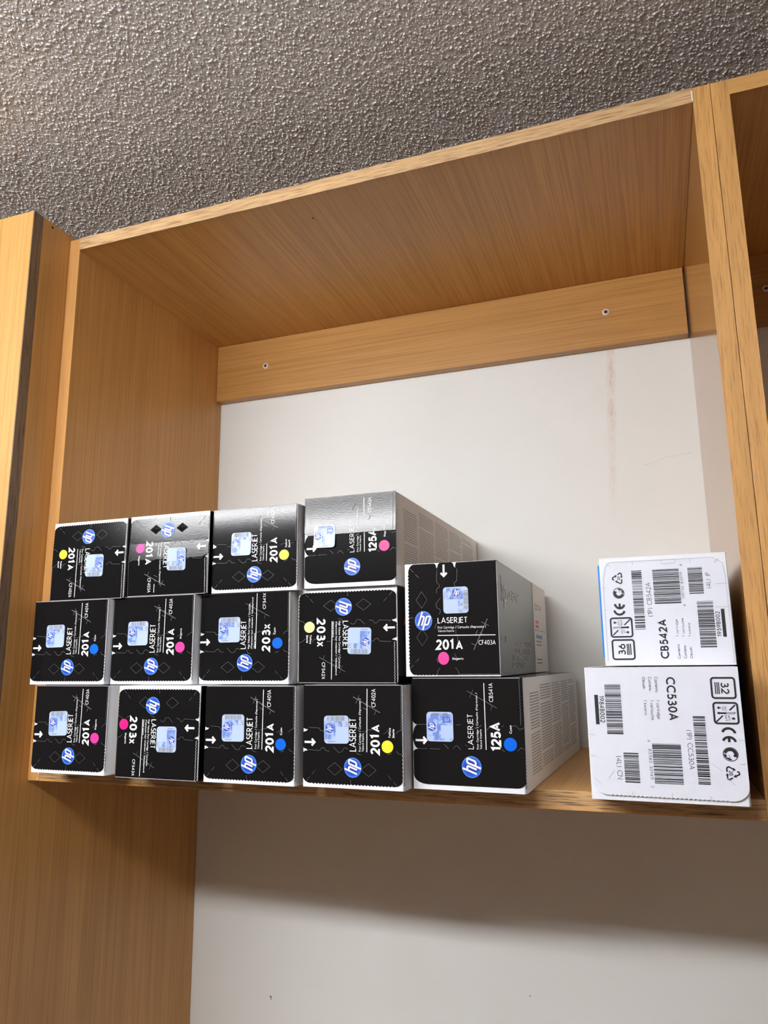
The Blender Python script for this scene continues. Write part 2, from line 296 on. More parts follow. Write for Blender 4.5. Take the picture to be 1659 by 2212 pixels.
def emblem(F, parent, cu, cv, ru, rv, lift, name='emblem', small=False, mats=None):
    """round blue emblem with white slanted lettering"""
    cx, cy, rx, ry = cu * F.lu, cv * F.lv, ru * F.lu, rv * F.lv; mb = MB(); nseg = 32 if not small else 20
    rings = (0.0, 0.55, 0.86, 1.0); rad = []
    def pt(r, a): return F.p(cx + rx * r * math.cos(a), cy + ry * r * math.sin(a), lift)
    mb.v.append(F.p(cx, cy, lift)); rad.append(0.0)
    for r in rings[1:]:
        for k in range(nseg): mb.v.append(pt(r, 2 * PI * k / nseg)); rad.append(r)
    for k in range(nseg): mb.f.append((0, 1 + k, 1 + (k + 1) % nseg)); mb.m.append(0)
    for j in range(len(rings) - 2):
        for k in range(nseg):
            a, b = 1 + j * nseg, 1 + (j + 1) * nseg; k2 = (k + 1) % nseg
            mb.f.append((a + k, b + k, b + k2, a + k2)); mb.m.append(0)
    disc = mb.build(name, emblem_m if not small else ink_navy, parent)
    at = disc.data.attributes.new('radius', 'FLOAT', 'POINT')
    for i, r in enumerate(rad): at.data[i].value = r
    sl = 0.36; w = 0.178
    def P(q): return [((x + sl * y - 0.02) * rx + cx, y * ry + cy) for x, y in q]
    st = [[(-0.43, -0.50), (-0.43, 0.93)], [(-0.43, 0.44), (-0.16, 0.44)] + arc(-0.16, 0.30, 0.14, 0.14, 80, 0, 4) + [(-0.02, -0.50)],
          [(0.25, 0.46), (0.25, -0.93)], [(0.25, 0.44), (0.52, 0.44)] + arc(0.54, 0.30, 0.14, 0.14, 80, 0, 4) + [(0.68, -0.24)] + arc(0.54, -0.27, 0.14, 0.14, 0, -80, 4) + [(0.25, -0.41)]]
    m2 = MB()
    for q in st: F.quads(m2, ribbon(P(q), w * rx), lift + 0.00006)
    m2.build('emblem_letters', ink_white, disc if parent is not None else None)
    return disc
def rrect(cu, cv, du, dv, rad, F, rot=0.0, n=5):
    lu, lv = F.lu, F.lv; hx, hy = du * lu / 2, dv * lv / 2; pts = []
    for sx, sy, a in ((1, 1, 0), (-1, 1, 90), (-1, -1, 180), (1, -1, 270)):
        pts += arc(sx * (hx - rad), sy * (hy - rad), rad, rad, a, a + 90, n)
    c, s = math.cos(rot), math.sin(rot)
    return [(cu + (x * c - y * s) / lu, cv + (x * s + y * c) / lv) for x, y in pts]
def seal(F, parent, cu, cv, du, dv, slope, lift, kind, rng):
    """pale blue security sticker: emblem, web line, bar code or serial digits (its square code is left blank)"""
    rot = math.atan(slope * F.lv / F.lu); lu, lv = F.lu, F.lv
    def q(a, b): return (cu + ((a - .5) * du * lu * math.cos(rot) - (b - .5) * dv * lv * math.sin(rot)) / lu, cv + ((a - .5) * du * lu * math.sin(rot) + (b - .5) * dv * lv * math.cos(rot)) / lv)
    mb = MB(); F.slab(mb, rrect(cu, cv, du, dv, 0.0035, F, rot), lift, 0.0004, 0); st = mb.build('security_seal', seal_pale, parent)
    def rect(a0, b0, a1, b1): return [q(a0, b0), q(a1, b0), q(a1, b1), q(a0, b1)]
    pb = MB(); L2 = lift + 0.00005
    F.fill(pb, rect(0.13, 0.53, 0.80, 0.97) if kind != 'b' else rect(0.04, 0.04, 0.93, 0.96), L2); F.fill(pb, rect(0.60, 0.26, 0.80, 0.53) if kind != 'b' else rect(0.93, 0.2, 0.96, 0.8), L2); pb.build('seal_pattern', seal_m, st)
    pa = MB(); F.fill(pa, rect(0.10, 0.04, 0.56, 0.47) if kind != 'b' else rect(0.10, 0.03, 0.55, 0.46), L2 + 0.00003); pa.build('blank_patch', seal_pale, st)
    ec = q(0.53, 0.78) if kind != 'b' else q(0.50, 0.80)
    emblem(F, st, ec[0], ec[1], 0.155 * du, 0.155 * dv, L2 + 0.00006, 'seal_emblem', True)
    ib = MB(); L3 = L2 + 0.00006
    def tq(t, a0, b0, a1, cap, wgt, m):  # text along a
        s0 = q(a0, b0); s1 = q(a1, b0); F.text(ib, t, s0[0], s1[0], s0[1], s0[1] + cap * dv, wgt, L3, m)
    tq('hp.com/go/ok', 0.26, 0.555, 0.79, 0.055, 0.16, 1)
    if kind != 'b':
        b0 = 0.14
        while b0 < 0.86:
            wq = rng.choice((0.008, 0.012, 0.02, 0.03)); F.fill(ib, rect(0.81, b0, 0.985, min(b0 + wq, 0.88)), L3, 0); b0 += wq + rng.choice((0.01, 0.014, 0.024))
        for a, b in (((0.62, 0.05), (0.62, 0.17)), ((0.62, 0.05), (0.76, 0.05)), ((0.76, 0.05), (0.76, 0.17)), ((0.69, 0.06), (0.69, 0.15))): F.line(ib, [q(*a), q(*b)], 0.0005, L3, 0)
        F.fill(ib, rect(0.71, 0.29, 0.77, 0.33), L3, 0); F.fill(ib, rect(0.71, 0.345, 0.77, 0.38), L3, 0)
        for k in range(10): F.fill(ib, rect(0.055, 0.55 + k * 0.03, 0.09, 0.57 + k * 0.03), L3, 2)
    else:
        for k in range(10):   # serial digits running down the far edge
            bq = 0.18 + k * 0.066
            F.line(ib, [q(0.875, bq), q(0.945, bq)], 0.00045, L3, 0); F.line(ib, [q(0.875, bq + 0.03), q(0.945, bq + 0.03)], 0.00045, L3, 0); F.line(ib, [q((0.875, 0.91, 0.945)[k % 3], bq), q((0.875, 0.91, 0.945)[k % 3], bq + 0.03)], 0.00045, L3, 0)
        F.line(ib, [q(0.64, 0.36), q(0.82, 0.36), q(0.82, 0.12), q(0.66, 0.12), q(0.66, 0.36)], 0.0008, L3, 1); F.line(ib, [q(0.66, 0.15), q(0.64, 0.40)], 0.0006, L3, 1)
    ib.build('seal_print', [ink_grey, ink_navy, ink_grey], st)
    return st

def carton(parent, w, h, L, orient, mats, flange, name='carton'):
    """box body; mats = front, up-of-print side, down-of-print side, reading-end side, reading-start side"""
    fr = 0.0024 if flange else 0.0008
    prof = [(-w / 2, 0.0008), (-w / 2 + 0.0008, 0.0)]
    if flange: prof += [(w / 2 - fr + fr * math.sin(a) + 0.0, 0.011 * (1 - math.cos(a))) for a in (0, .35, .7, 1.05, 1.35, PI / 2)]
    else: prof += [(w / 2 - 0.0008, 0.0), (w / 2, 0.0008)]
    prof += [(w / 2, L), (-w / 2, L)]
    n = len(prof); mb = MB(); mb.v = [(x, y, 0.0004) for x, y in prof] + [(x, y, h - 0.0004) for x, y in prof]
    side = {'U': dict(l=4, r=3, t=1, b=2), 'CCW': dict(l=1, r=2, t=3, b=4), 'CW': dict(l=2, r=1, t=4, b=3)}[orient]
    for k in range(n):
        k2 = (k + 1) % n; mb.f.append((k, k2, n + k2, n + k)); mx = (prof[k][0] + prof[k2][0]) / 2
        if k == 1: mi = 0
        elif k2 == 0: mi = side['l']
        elif k == n - 2: mi = 0
        elif k >= 2 and flange and k < n - 3: mi = 0
        elif mx > 0: mi = side['r'] if k == n - 3 else 0
        else: mi = side['l']
        mb.m.append(mi)
    mb.f.append(tuple(range(n - 1, -1, -1))); mb.m.append(side['b']); mb.f.append(tuple(range(n, 2 * n))); mb.m.append(side['t'])
    return mb.build(name, mats, parent)

GROUP = 'black print cartridge boxes stacked on the shelf'
def toner_box(key, x, y, z, yaw, w, h, orient, kind, dot, words, seal_spec, label, bend=None, shift=(0.0, 0.0)):
    rng = random.Random(key)
    x, y, z, w, h = x * S, y * S, z * S, w * S, h * S; L = min(0.452 * S, 0.4645 * S - y) if kind != 'b' else min(0.47 * S, 0.4645 * S - y)
    c, s = math.cos(yaw), math.sin(yaw)
    t = thing('cartridge_box', label, 'box', (x + c * w / 2, y + s * w / 2, z), yaw, GROUP)
    F = Face(w, h, orient, bend)
    FL = Face(w, h, orient)                                        # unbent
    flange = orient == 'CCW'
    body = carton(t, w, h, L, orient, [carton_m, black_m, side_m, black_m, side_m], flange)
    k = 0.0005
    b0, b1 = 0.352, 0.559                                          # tear strip limits along the text
    ev = 0.020 if orient == 'CCW' else (0.016 if orient == 'U' else 0.010)
    if kind != 'b':
        ru, rv = 0.060, 0.078
        lf = scallop((b0, ev), (0.0415 + ru, ev), 0.0004, 0.0034, F.lu, F.lv) + rnd(0.0415 + ru, ev + rv, ru, rv, 270, 180)[1:-1]
        lf += scallop((0.0415, ev + rv), (0.0415, 0.992 - rv), 0.00055, 0.0036, F.lu, F.lv) + rnd(0.0415 + ru, 0.992 - rv, ru, rv, 180, 90)[1:-1]
        lf += [(0.0415 + ru, 0.993), (b0 - 0.018, 0.993), (b0 - 0.003, 0.975), (b0, 0.945)]
        ts = [(b0, 0.945), (b0, ev), (b1, ev), (b1, 0.945), (b1 - 0.016, 0.962), (b1 - 0.022, 0.985), (b1 - 0.040, 0.997), (b0 + 0.040, 0.997), (b0 + 0.022, 0.985), (b0 + 0.016, 0.962)]
        mf = [(b1, ev)] + [(1.0, ev), (1.0, 0.995)] + [(b1 + 0.012, 0.993), (b1 + 0.002, 0.972), (b1, 0.945)]
    else:
        b0, b1 = 0.358, 0.5755
        lf = [(b0, -0.002), (0.118, 0.004)] + rnd(0.118, 0.075, 0.068, 0.075, 270, 180)[1:-1] + [(0.0495, 0.08), (0.0485, 0.868)] + rnd(0.125, 0.868, 0.075, 0.118, 180, 95) + [(0.13, 0.989), (b0 - 0.022, 0.989), (b0 - 0.006, 0.97), (b0, 0.945)]
        ts = [(b0, 0.945), (b0, -0.002), (b1, -0.002), (b1, 0.955)] + rnd((b0 + b1) / 2, 0.94, (b1 - b0) / 2, 0.052, 18, 162, 10)
        mf = [(b1, -0.002), (1.0, -0.002), (1.0, 0.993), (0.62, 0.995), (0.600, 0.990), (0.583, 0.975), (b1, 0.955)]
    for ri, (nm, poly, ex) in enumerate((('front_flap', lf, 0), ('tear_strip', ts, 0.00012), ('front_flap', mf, 0))):
        if ri == 2 and bend is not None and bend.curve:            # bowed flap: sliced along the bend
            mb = MB(); F.region = 2; NS = 12; us = [b1 + (1 - b1) * i / NS for i in range(NS + 1)]; vs = [0.945 if i == 0 else 0.993 for i in range(NS + 1)]
            fr = [(F.p(u_ * F.lu, mf[0][1] * F.lv, k), F.p(u_ * F.lu, v_ * F.lv, k), FL.p(u_ * F.lu, mf[0][1] * F.lv, 0), FL.p(u_ * F.lu, v_ * F.lv, 0)) for u_, v_ in zip(us, vs)]
            mb.v = [q for g in fr for q in g]; n4 = len(mb.v); mb.v += [q for g in fr for q in g]   # walls get vertices of their own
            for i in range(NS):
                a_, c_ = 4 * i, 4 * i + 4
                mb.f += [(a_, c_, c_ + 1, a_ + 1), (n4 + a_, n4 + a_ + 2, n4 + c_ + 2, n4 + c_), (n4 + a_ + 1, n4 + c_ + 1, n4 + c_ + 3, n4 + a_ + 3)]; mb.m += [0] * 3
            mb.f += [(n4, n4 + 1, n4 + 3, n4 + 2), (n4 + 4 * NS, n4 + 4 * NS + 2, n4 + 4 * NS + 3, n4 + 4 * NS + 1)]; mb.m += [0, 0]; F.region = None
            o_ = mb.build(nm, black_m, t); bm = bmesh.new(); bm.from_mesh(o_.data); [f_.normal_flip() for f_ in bm.faces if f_.index % 3 == 0 and f_.index < 3 * NS and f_.normal.y > 0]; bm.to_mesh(o_.data); bm.free()
            for p_ in o_.data.polygons: p_.use_smooth = p_.index % 3 == 0 and p_.index < 3 * NS
            continue
        mb = MB(); F.region = ri; F.slab(mb, poly, k + ex); F.region = None
        n = len(poly)                                              # the back outline stays on the carton
        for i in range(n): mb.v[n + i] = FL.p(poly[i][0] * F.lu, poly[i][1] * F.lv, 0.0)
        mb.build(nm, black_m, t)
    I = k + 0.00022
    # fold wear: pale worn line along the end of the print, where the card wraps over
    wb = MB(); F.line(wb, [(0.9955, 0.02), (0.9955, 0.985)], 0.0006, I, 0)
    F.line(wb, scallop((b1 + 0.01, ev + 0.006), (0.99, ev + 0.006), 0.0004, 0.003, F.lu, F.lv), 0.0004, I, 1)
    if orient == 'CCW': F.line(wb, scallop((0.05, 0.003), (0.995, 0.003), 0.0004, 0.0031, F.lu, F.lv), 0.0009, 0.0003, 2)
    if orient == 'CW': F.line(wb, scallop((b1 + 0.02, 0.972), (0.99, 0.972), 0.0005, 0.0031, F.lu, F.lv), 0.00055, I, 0); F.line(wb, scallop((0.06, 0.999), (0.99, 0.999), 0.0004, 0.0031, F.lu, F.lv), 0.0007, I, 0)
    wb.build('worn_edge', [ink_fold, ink_dim, torn_brown], t)
    # scores: perforations, corner slits, diamonds, the crossed cut
    pb = MB(); pw = 0.00042
    if kind != 'b':
        for q in ([(0.341, .015), (0.347, .053), (0.371, .073)], [(.351, .12), (.335, .16)], [(0.326, .413), (0.336, .4535), (0.375, .468)], [(0.374, .538), (0.390, .5635), (0.383, .585), (0.349, .600), (0.343, .636), (0.395, .686)], [(0.351, .725), (0.356, .7645), (0.384, .78), (0.384, .80), (0.355, .8246), (0.358, .90), (0.363, .94)],
                  [(0.573, .019), (0.555, .061), (0.532, .076)], [(0.5725, .149), (0.542, .171), (0.531, .1975)], [(.566, .30), (.566, .344), (0.548, .366), (.55, .40)], [(0.573, .749), (0.570, .770), (0.548, .7845), (0.545, .8126), (0.572, .83), (0.5785, .937)]): F.line(pb, q, pw, I)
        for cv_ in (0.672, 0.341):
            a, b = 0.060, 0.074; F.line(pb, [(0.186 - a, cv_), (0.186, cv_ + b), (0.186 + a, cv_), (0.186, cv_ - b), (0.186 - a, cv_)], pw * 0.8, I)
        for q in ([(0.045, .515), (0.09, .5145)], [(0.062, .956), (0.104, .923)], [(0.123, .905), (0.161, .870)], [(0.055, .0765), (0.0864, .104)], [(0.106, .1255), (0.145, .156)]): F.line(pb, q, pw, I)
    else:
        for q in ([(.359, .948), (.361, .86)], [(.36, .837), (.36, .742)], [(.404, .706), (.364, .666)], [(.368, .625), (.3946, .601), (.391, .583), (.3585, .558)], [(.405, .515), (.393, .497)], [(.374, .194), (.356, .173)], [(.362, .065), (.395, .031), (.378, .003)],
                  [(.575, .957), (.576, .864)], [(.575, .594), (.5815, .553)], [(.557, .434), (.546, .416), (.58, .366)], [(.536, .324), (.576, .2855)], [(.568, .1945), (.579, .172)], [(.576, .1), (.58, .067), (.548, .04), (.563, .005)]): F.line(pb, q, pw, I)
    kn = [((0.882, .490), (0.731, .226)), ((0.895, .431), (0.818, .4635)), ((0.752, .265), (0.708, .282))]
    if kind != 'b': kn += [((0.80, .372), (0.832, .357)), ((0.776, .393), (0.751, .3455))]
    for i, q in enumerate(kn): F.line(pb, q, (0.0007 if i == 0 and kind == 'a' else 0.00045), I + 0.0001, 1 if i == 0 or kind == 'a' else 0)
    pb.build('score_marks', [ink_dim, ink_knife], t)
    F.du, F.dv = shift
    # lettering
    J = I + 0.00012; TB = {n_: MB() for n_ in ('title_lettering', 'small_lettering', 'rule_line', 'number_lettering', 'code_lettering', 'colour_name', 'arrow_mark')}
    big, code, colour = words
    if kind != 'b':
        if kind == 'a':
            F.text(TB['title_lettering'], 'LASERJET', 0.357, 0.674, 0.460, 0.511 if orient == 'U' else 0.528, 0.125, J, 0, 0.10)
            F.text(TB['small_lettering'], "Print Cartridge / Cartouche d'Impression /", 0.357, 0.866, 0.413, 0.436, 0.13, J); F.text(TB['small_lettering'], 'Tiskov\u00e1 Kazeta', 0.359, 0.530, 0.384, 0.405, 0.13, J)
        else:
            F.text(TB['title_lettering'], 'LASERJET', 0.353, 0.662, 0.4635, 0.523, 0.125, J, 0, 0.10)
            F.text(TB['small_lettering'], 'High Volume Print Cartridge / Cartouche', 0.354, 0.848, 0.4222, 0.444, 0.14, J); F.text(TB['small_lettering'], "d'impression haut rendement / Velkoobjemov\u00e1", 0.356, 0.918, 0.3907, 0.4108, 0.14, J); F.text(TB['small_lettering'], 'tiskov\u00e1 kazeta', 0.355, 0.521, 0.360, 0.380, 0.14, J)
        F.line(TB['rule_line'], [(0.354, 0.356), (0.961, 0.351)], 0.0008, J)
        if kind == 'a': F.text(TB['number_lettering'], big[:-1], 0.333, 0.524, 0.2285, 0.322, 0.22, J, 0, 0.09); F.text(TB['number_lettering'], big[-1], 0.545, 0.618, 0.229, 0.303, 0.19, J)
        else: F.text(TB['number_lettering'], big[:-1], 0.3225, 0.558, 0.196, 0.290, 0.22, J, 0, 0.17); F.text(TB['number_lettering'], big[-1], 0.565, 0.619, 0.198, 0.268, 0.20, J)
        F.text(TB['code_lettering'], code, 0.783, 0.958, 0.268 if kind == 'a' else 0.2535, 0.309 if kind == 'a' else 0.286, 0.13, J)
        if colour == 'Yellow': F.text(TB['colour_name'], 'Yellow', 0.494, 0.590, 0.124, 0.148, 0.19, J); F.text(TB['colour_name'], 'Jaune', 0.493, 0.578, 0.0895, 0.1150, 0.19, J)
        else: F.text(TB['colour_name'], colour, 0.504, 0.620 if colour == 'Magenta' else 0.578, 0.143, 0.166, 0.19, J)
        du_, dv_ = 0.411, 0.158 if kind == 'a' else 0.122; dr = 0.059
        ar = (0.9840, 0.876, 0.905, 0.40 + 0.035, 0.033)
    else:
        F.text(TB['title_lettering'], 'LASERJET', 0.368, 0.676, 0.440, 0.4905, 0.11, J, 0, 0.10)
        F.text(TB['small_lettering'], "Print Cartridge / Cartouche d'Impression /", 0.369, 0.865, 0.395, 0.4142, 0.13, J); F.text(TB['small_lettering'], 'Tiskov\u00e1 Kazeta', 0.370, 0.5415, 0.367, 0.3856, 0.13, J)
        F.line(TB['rule_line'], [(0.367, 0.332), (0.952, 0.334)], 0.0008, J)
        F.text(TB['number_lettering'], big, 0.356, 0.607, 0.199, 0.288, 0.22, J, 0, 0.04); F.text(TB['code_lettering'], code, 0.784, 0.951, 0.256, 0.292, 0.12, J)
        F.text(TB['colour_name'], colour, 0.512, 0.583 if colour == 'Cyan' else 0.63, 0.105, 0.1263, 0.19, J)
        du_, dv_, dr = 0.419, 0.122, 0.058; ar = (0.972, 0.867, 0.895, 0.434, 0.031)
    hi, lo, hd, au, aw = ar
    F.line(TB['arrow_mark'], [(au, hi - 0.005), (au, lo + 0.004)], 0.0022, J); F.line(TB['arrow_mark'], [(au - aw, hd), (au, lo), (au + aw, hd)], 0.0021, J + 0.00002)
    for n_, q_ in TB.items(): q_.build(n_, ink_white, t)
    db = MB(); db.poly([F.p(du_ * F.lu + dr * F.lu * math.cos(a), dv_ * F.lv + 0.0555 * F.lv * math.sin(a), J) for a in [2 * PI * i / 36 for i in range(36)]]); db.build('colour_dot', DOT[dot], t)
    if kind == 'b': emblem(F, t, 0.2143, 0.464, 0.094, 0.087, J)
    else: emblem(F, t, 0.2035, 0.4865 if orient == 'U' else (0.471 if kind == 'c' else 0.494), 0.0945, 0.085, J)
    F.du = F.dv = 0.0; F.region = 2; seal(F, t, *seal_spec, J + 0.00012, kind, rng); F.region = None
    return t, F, body, L

def bend_main(main=(0.0, 0.0), strip=(0.0, 0.0), logo=(0.0, 0.0), b0=0.352, b1=0.559, curve=0):
    """how far the three flaps spring out: each pair is the lift at its reading-start and reading-end edge;
    curve -1 bows the last flap most near the tear line, +1 most near the far fold"""
    def f(u, v, r=None):
        if r is None: r = 0 if u < b0 else (1 if u < b1 else 2)
        if r == 0: return logo[0] + (logo[1] - logo[0]) * (u - 0.04) / (b0 - 0.04)
        if r == 1: return strip[0] + (strip[1] - strip[0]) * (u - b0) / (b1 - b0)
        q = (u - b1) / (1 - b1)
        if q > 0 and curve: q = 1 - (1 - q) ** 2.6 if curve < 0 else q ** 2.6
        return main[0] + (main[1] - main[0]) * q
    f.curve = curve
    return f
# (boxes are instantiated further down, after the cabinets)

# ---------------------------------------------------------------- room shell
RX0, RX1, RY0 = -2.3, 2.3, -3.4
b = MB(); b.box((RX0, D, FLOOR), (RX1, D + 0.12, CEIL)); wall_back = structure('wall_back', b, wall_m)
b = MB(); b.box((RX0 - 0.1, RY0 - 0.1, CEIL), (RX1 + 0.1, D + 0.12, CEIL + 0.1)); ceiling = structure('ceiling', b, ceil_m)
def stipple(x0, x1, y0, y1, step):
    rg = np.random.default_rng(11); nx, ny = int((x1 - x0) / step), int((y1 - y0) / step); n = nx * ny
    gx, gy = np.meshgrid(np.arange(nx), np.arange(ny)); cx = x0 + (gx.ravel() + 0.5 + rg.uniform(-.9, .9, n)) * step; cy = y0 + (gy.ravel() + 0.5 + rg.uniform(-.9, .9, n)) * step
    r = 0.0008 + 0.0011 * rg.uniform(0, 1, n) ** 1.6; e = rg.uniform(0.65, 1.55, n); th = rg.uniform(0, np.pi, n); hgt = r * rg.uniform(0.35, 1.0, n)
    K = 6; rings = ((1.12, -0.15), (0.86, 0.50), (0.45, 0.88)); V = np.empty((n, len(rings) * K + 1, 3))
    for j, (rr, hh) in enumerate(rings):
        for k in range(K):
            a = 2 * np.pi * (k + 0.5 * j) / K; px, py = rr * r * e * np.cos(a), rr * r / e * np.sin(a)
            V[:, j * K + k, 0] = cx + px * np.cos(th) - py * np.sin(th); V[:, j * K + k, 1] = cy + px * np.sin(th) + py * np.cos(th); V[:, j * K + k, 2] = CEIL - hh * hgt
    V[:, -1] = np.stack([cx, cy, CEIL - hgt], 1); F_ = []
    for j in range(2):
        for k in range(K):
            a, b_, c, d = j * K + k, j * K + (k + 1) % K, (j + 1) * K + (k + 1) % K, (j + 1) * K + k
            F_ += [(a, d, b_), (b_, d, c)]
    F_ += [(2 * K + k, 3 * K, 2 * K + (k + 1) % K) for k in range(K)]
    F_ = np.array(F_); M = V.shape[1]; tri = (F_[None] + (np.arange(n) * M)[:, None, None]).reshape(-1, 3)
    me = bpy.data.meshes.new('stipple'); me.vertices.add(n * M); me.vertices.foreach_set('co', V.reshape(-1)); T3 = len(tri)
    me.loops.add(T3 * 3); me.loops.foreach_set('vertex_index', tri.reshape(-1).astype(np.int32)); me.polygons.add(T3)
    me.polygons.foreach_set('loop_start', np.arange(0, T3 * 3, 3, dtype=np.int32)); me.polygons.foreach_set('use_smooth', np.ones(T3, dtype=bool))
    me.materials.append(drop_m); me.update(calc_edges=True); me.validate()
    o = bpy.data.objects.new('stipple', me); C.objects.link(o); o.parent = ceiling; o['kind'] = 'stuff'
stipple(-0.45, 1.22, -0.62, 0.24, 0.0041)
b = MB(); b.box((RX0 - 0.1, RY0 - 0.1, FLOOR - 0.1), (RX1 + 0.1, D + 0.12, FLOOR)); structure('floor', b, wood('floor_laminate', 1, (0.21, 0.112, 0.05), (0.155, 0.08, 0.032), 0.45))
side_wall = plain('side_wall_paint', (0.48, 0.40, 0.33), 0.7, 0.3)
b = MB(); b.box((RX0 - 0.1, RY0, FLOOR), (RX0, D, CEIL)); structure('wall_left', b, side_wall)
b = MB(); b.box((RX1, RY0, FLOOR), (RX1 + 0.1, D, CEIL)); structure('wall_right', b, plain('white_bounce_wall_paint', (0.80, 0.78, 0.74), 0.7, 0.3))  # unseen wall, made white and set nearer to bounce light onto box sides
b = MB(); b.box((RX0 - 0.1, RY0 - 0.1, FLOOR), (RX1 + 0.1, RY0, CEIL)); structure('wall_front', b, side_wall)
for px, pz, r in ((0.1551 * S, -0.4738 * S, 0.0018), (0.651 * S, -0.4097 * S, 0.0010), (0.155 * S + 0.0006, -0.4738 * S - 0.003, 0.0010)):
    m_ = MB(); pts = [(px + r * (0.8 + 0.3 * math.sin(3 * a)) * math.cos(a), D - 0.0003, pz + r * (1.1 + 0.3 * math.cos(2 * a)) * math.sin(a)) for a in [2 * PI * i / 10 for i in range(10)]]
    m_.prism(pts, [(a, D + 0.001, c) for a, _, c in pts]); o = m_.build('wall_chip', plain('chip_dirt', (0.16, 0.12, 0.11), 0.8), wall_back)
cr_ = MB()
cx0 = [(0.90, 0.50), (0.915, 0.502), (0.93, 0.508), (0.945, 0.512), (0.958, 0.512), (0.972, 0.514), (0.985, 0.515)]
for q in ribbon([(a * S, c * S) for a, c in cx0], 0.00035): cr_.poly([(p.x, D - 0.0002, p.y) for p in q])
cr_.build('hair_crack', plain('crack_shade', (0.52, 0.50, 0.48), 0.8), wall_back)

# ceiling lamp, behind the photographer
lt = thing('ceiling_light', 'long white diffuser light fixed to the ceiling behind the viewer', 'lamp', (LAMP['x'], LAMP['y'], CEIL))
zt = LAMP['z'] + LAMP['sz'] / 2 - CEIL
b = MB(); b.box((-LAMP['sx'] / 2 + 0.05, -LAMP['sy'] / 2 + 0.02, zt), (LAMP['sx'] / 2 - 0.05, LAMP['sy'] / 2 - 0.02, 0.0)); b.build('mount', plain('lamp_metal', (0.8, 0.8, 0.8), 0.4), lt)
em, nt_, bs_ = new_mat('lamp_diffuser'); bs_.inputs['Base Color'].default_value = (0.9, 0.9, 0.9, 1); bs_.inputs['Emission Color'].default_value = (0.98, 0.99, 1.0, 1); bs_.inputs['Emission Strength'].default_value = LAMP['power']
b = MB(); b.box((-LAMP['sx'] / 2, -LAMP['sy'] / 2, zt - LAMP['sz']), (LAMP['sx'] / 2, LAMP['sy'] / 2, zt)); b.build('diffuser', em, lt)

# ---------------------------------------------------------------- cabinets
def board(name, a, b_, mat, parent, bevel=0.0004):
    m_ = MB(); m_.box(a, b_); return m_.build(name, mat, parent, bevel)
def screw(parent, x, y, z):
    m_ = MB(); n = 20
    def ring(r, yy): return [(x + r * math.cos(2 * PI * i / n), yy, z + r * math.sin(2 * PI * i / n)) for i in range(n)]
    rr = [ring(0.0030, y - 0.0019), ring(0.0046, y - 0.0017), ring(0.0054, y - 0.0008), ring(0.0055, y)]
    for A in rr: m_.v += A
    for j in range(3):
        for i in range(n): i2 = (i + 1) % n; m_.f.append((j * n + i, (j + 1) * n + i, (j + 1) * n + i2, j * n + i2)); m_.m.append(0)
    wsh = m_.build('screw', nylon, parent, smooth=True)
    h_ = MB(); A = ring(0.0031, y - 0.0018); B = ring(0.0016, y - 0.0009); h_.v += A + B
    for i in range(n): i2 = (i + 1) % n; h_.f.append((i, n + i, n + i2, i2)); h_.m.append(0)
    h_.f.append(tuple(range(n, 2 * n))); h_.m.append(0)
    for a in (0.4, 0.4 + PI / 2):
        q = ribbon([(x - 0.0022 * math.cos(a), z - 0.0022 * math.sin(a)), (x + 0.0022 * math.cos(a), z + 0.0022 * math.sin(a))], 0.0008)
        for k in q: h_.poly([(p.x, y - 0.00195, p.y) for p in k], 1)
    h_.build('screw_head', [steel, groove], wsh)
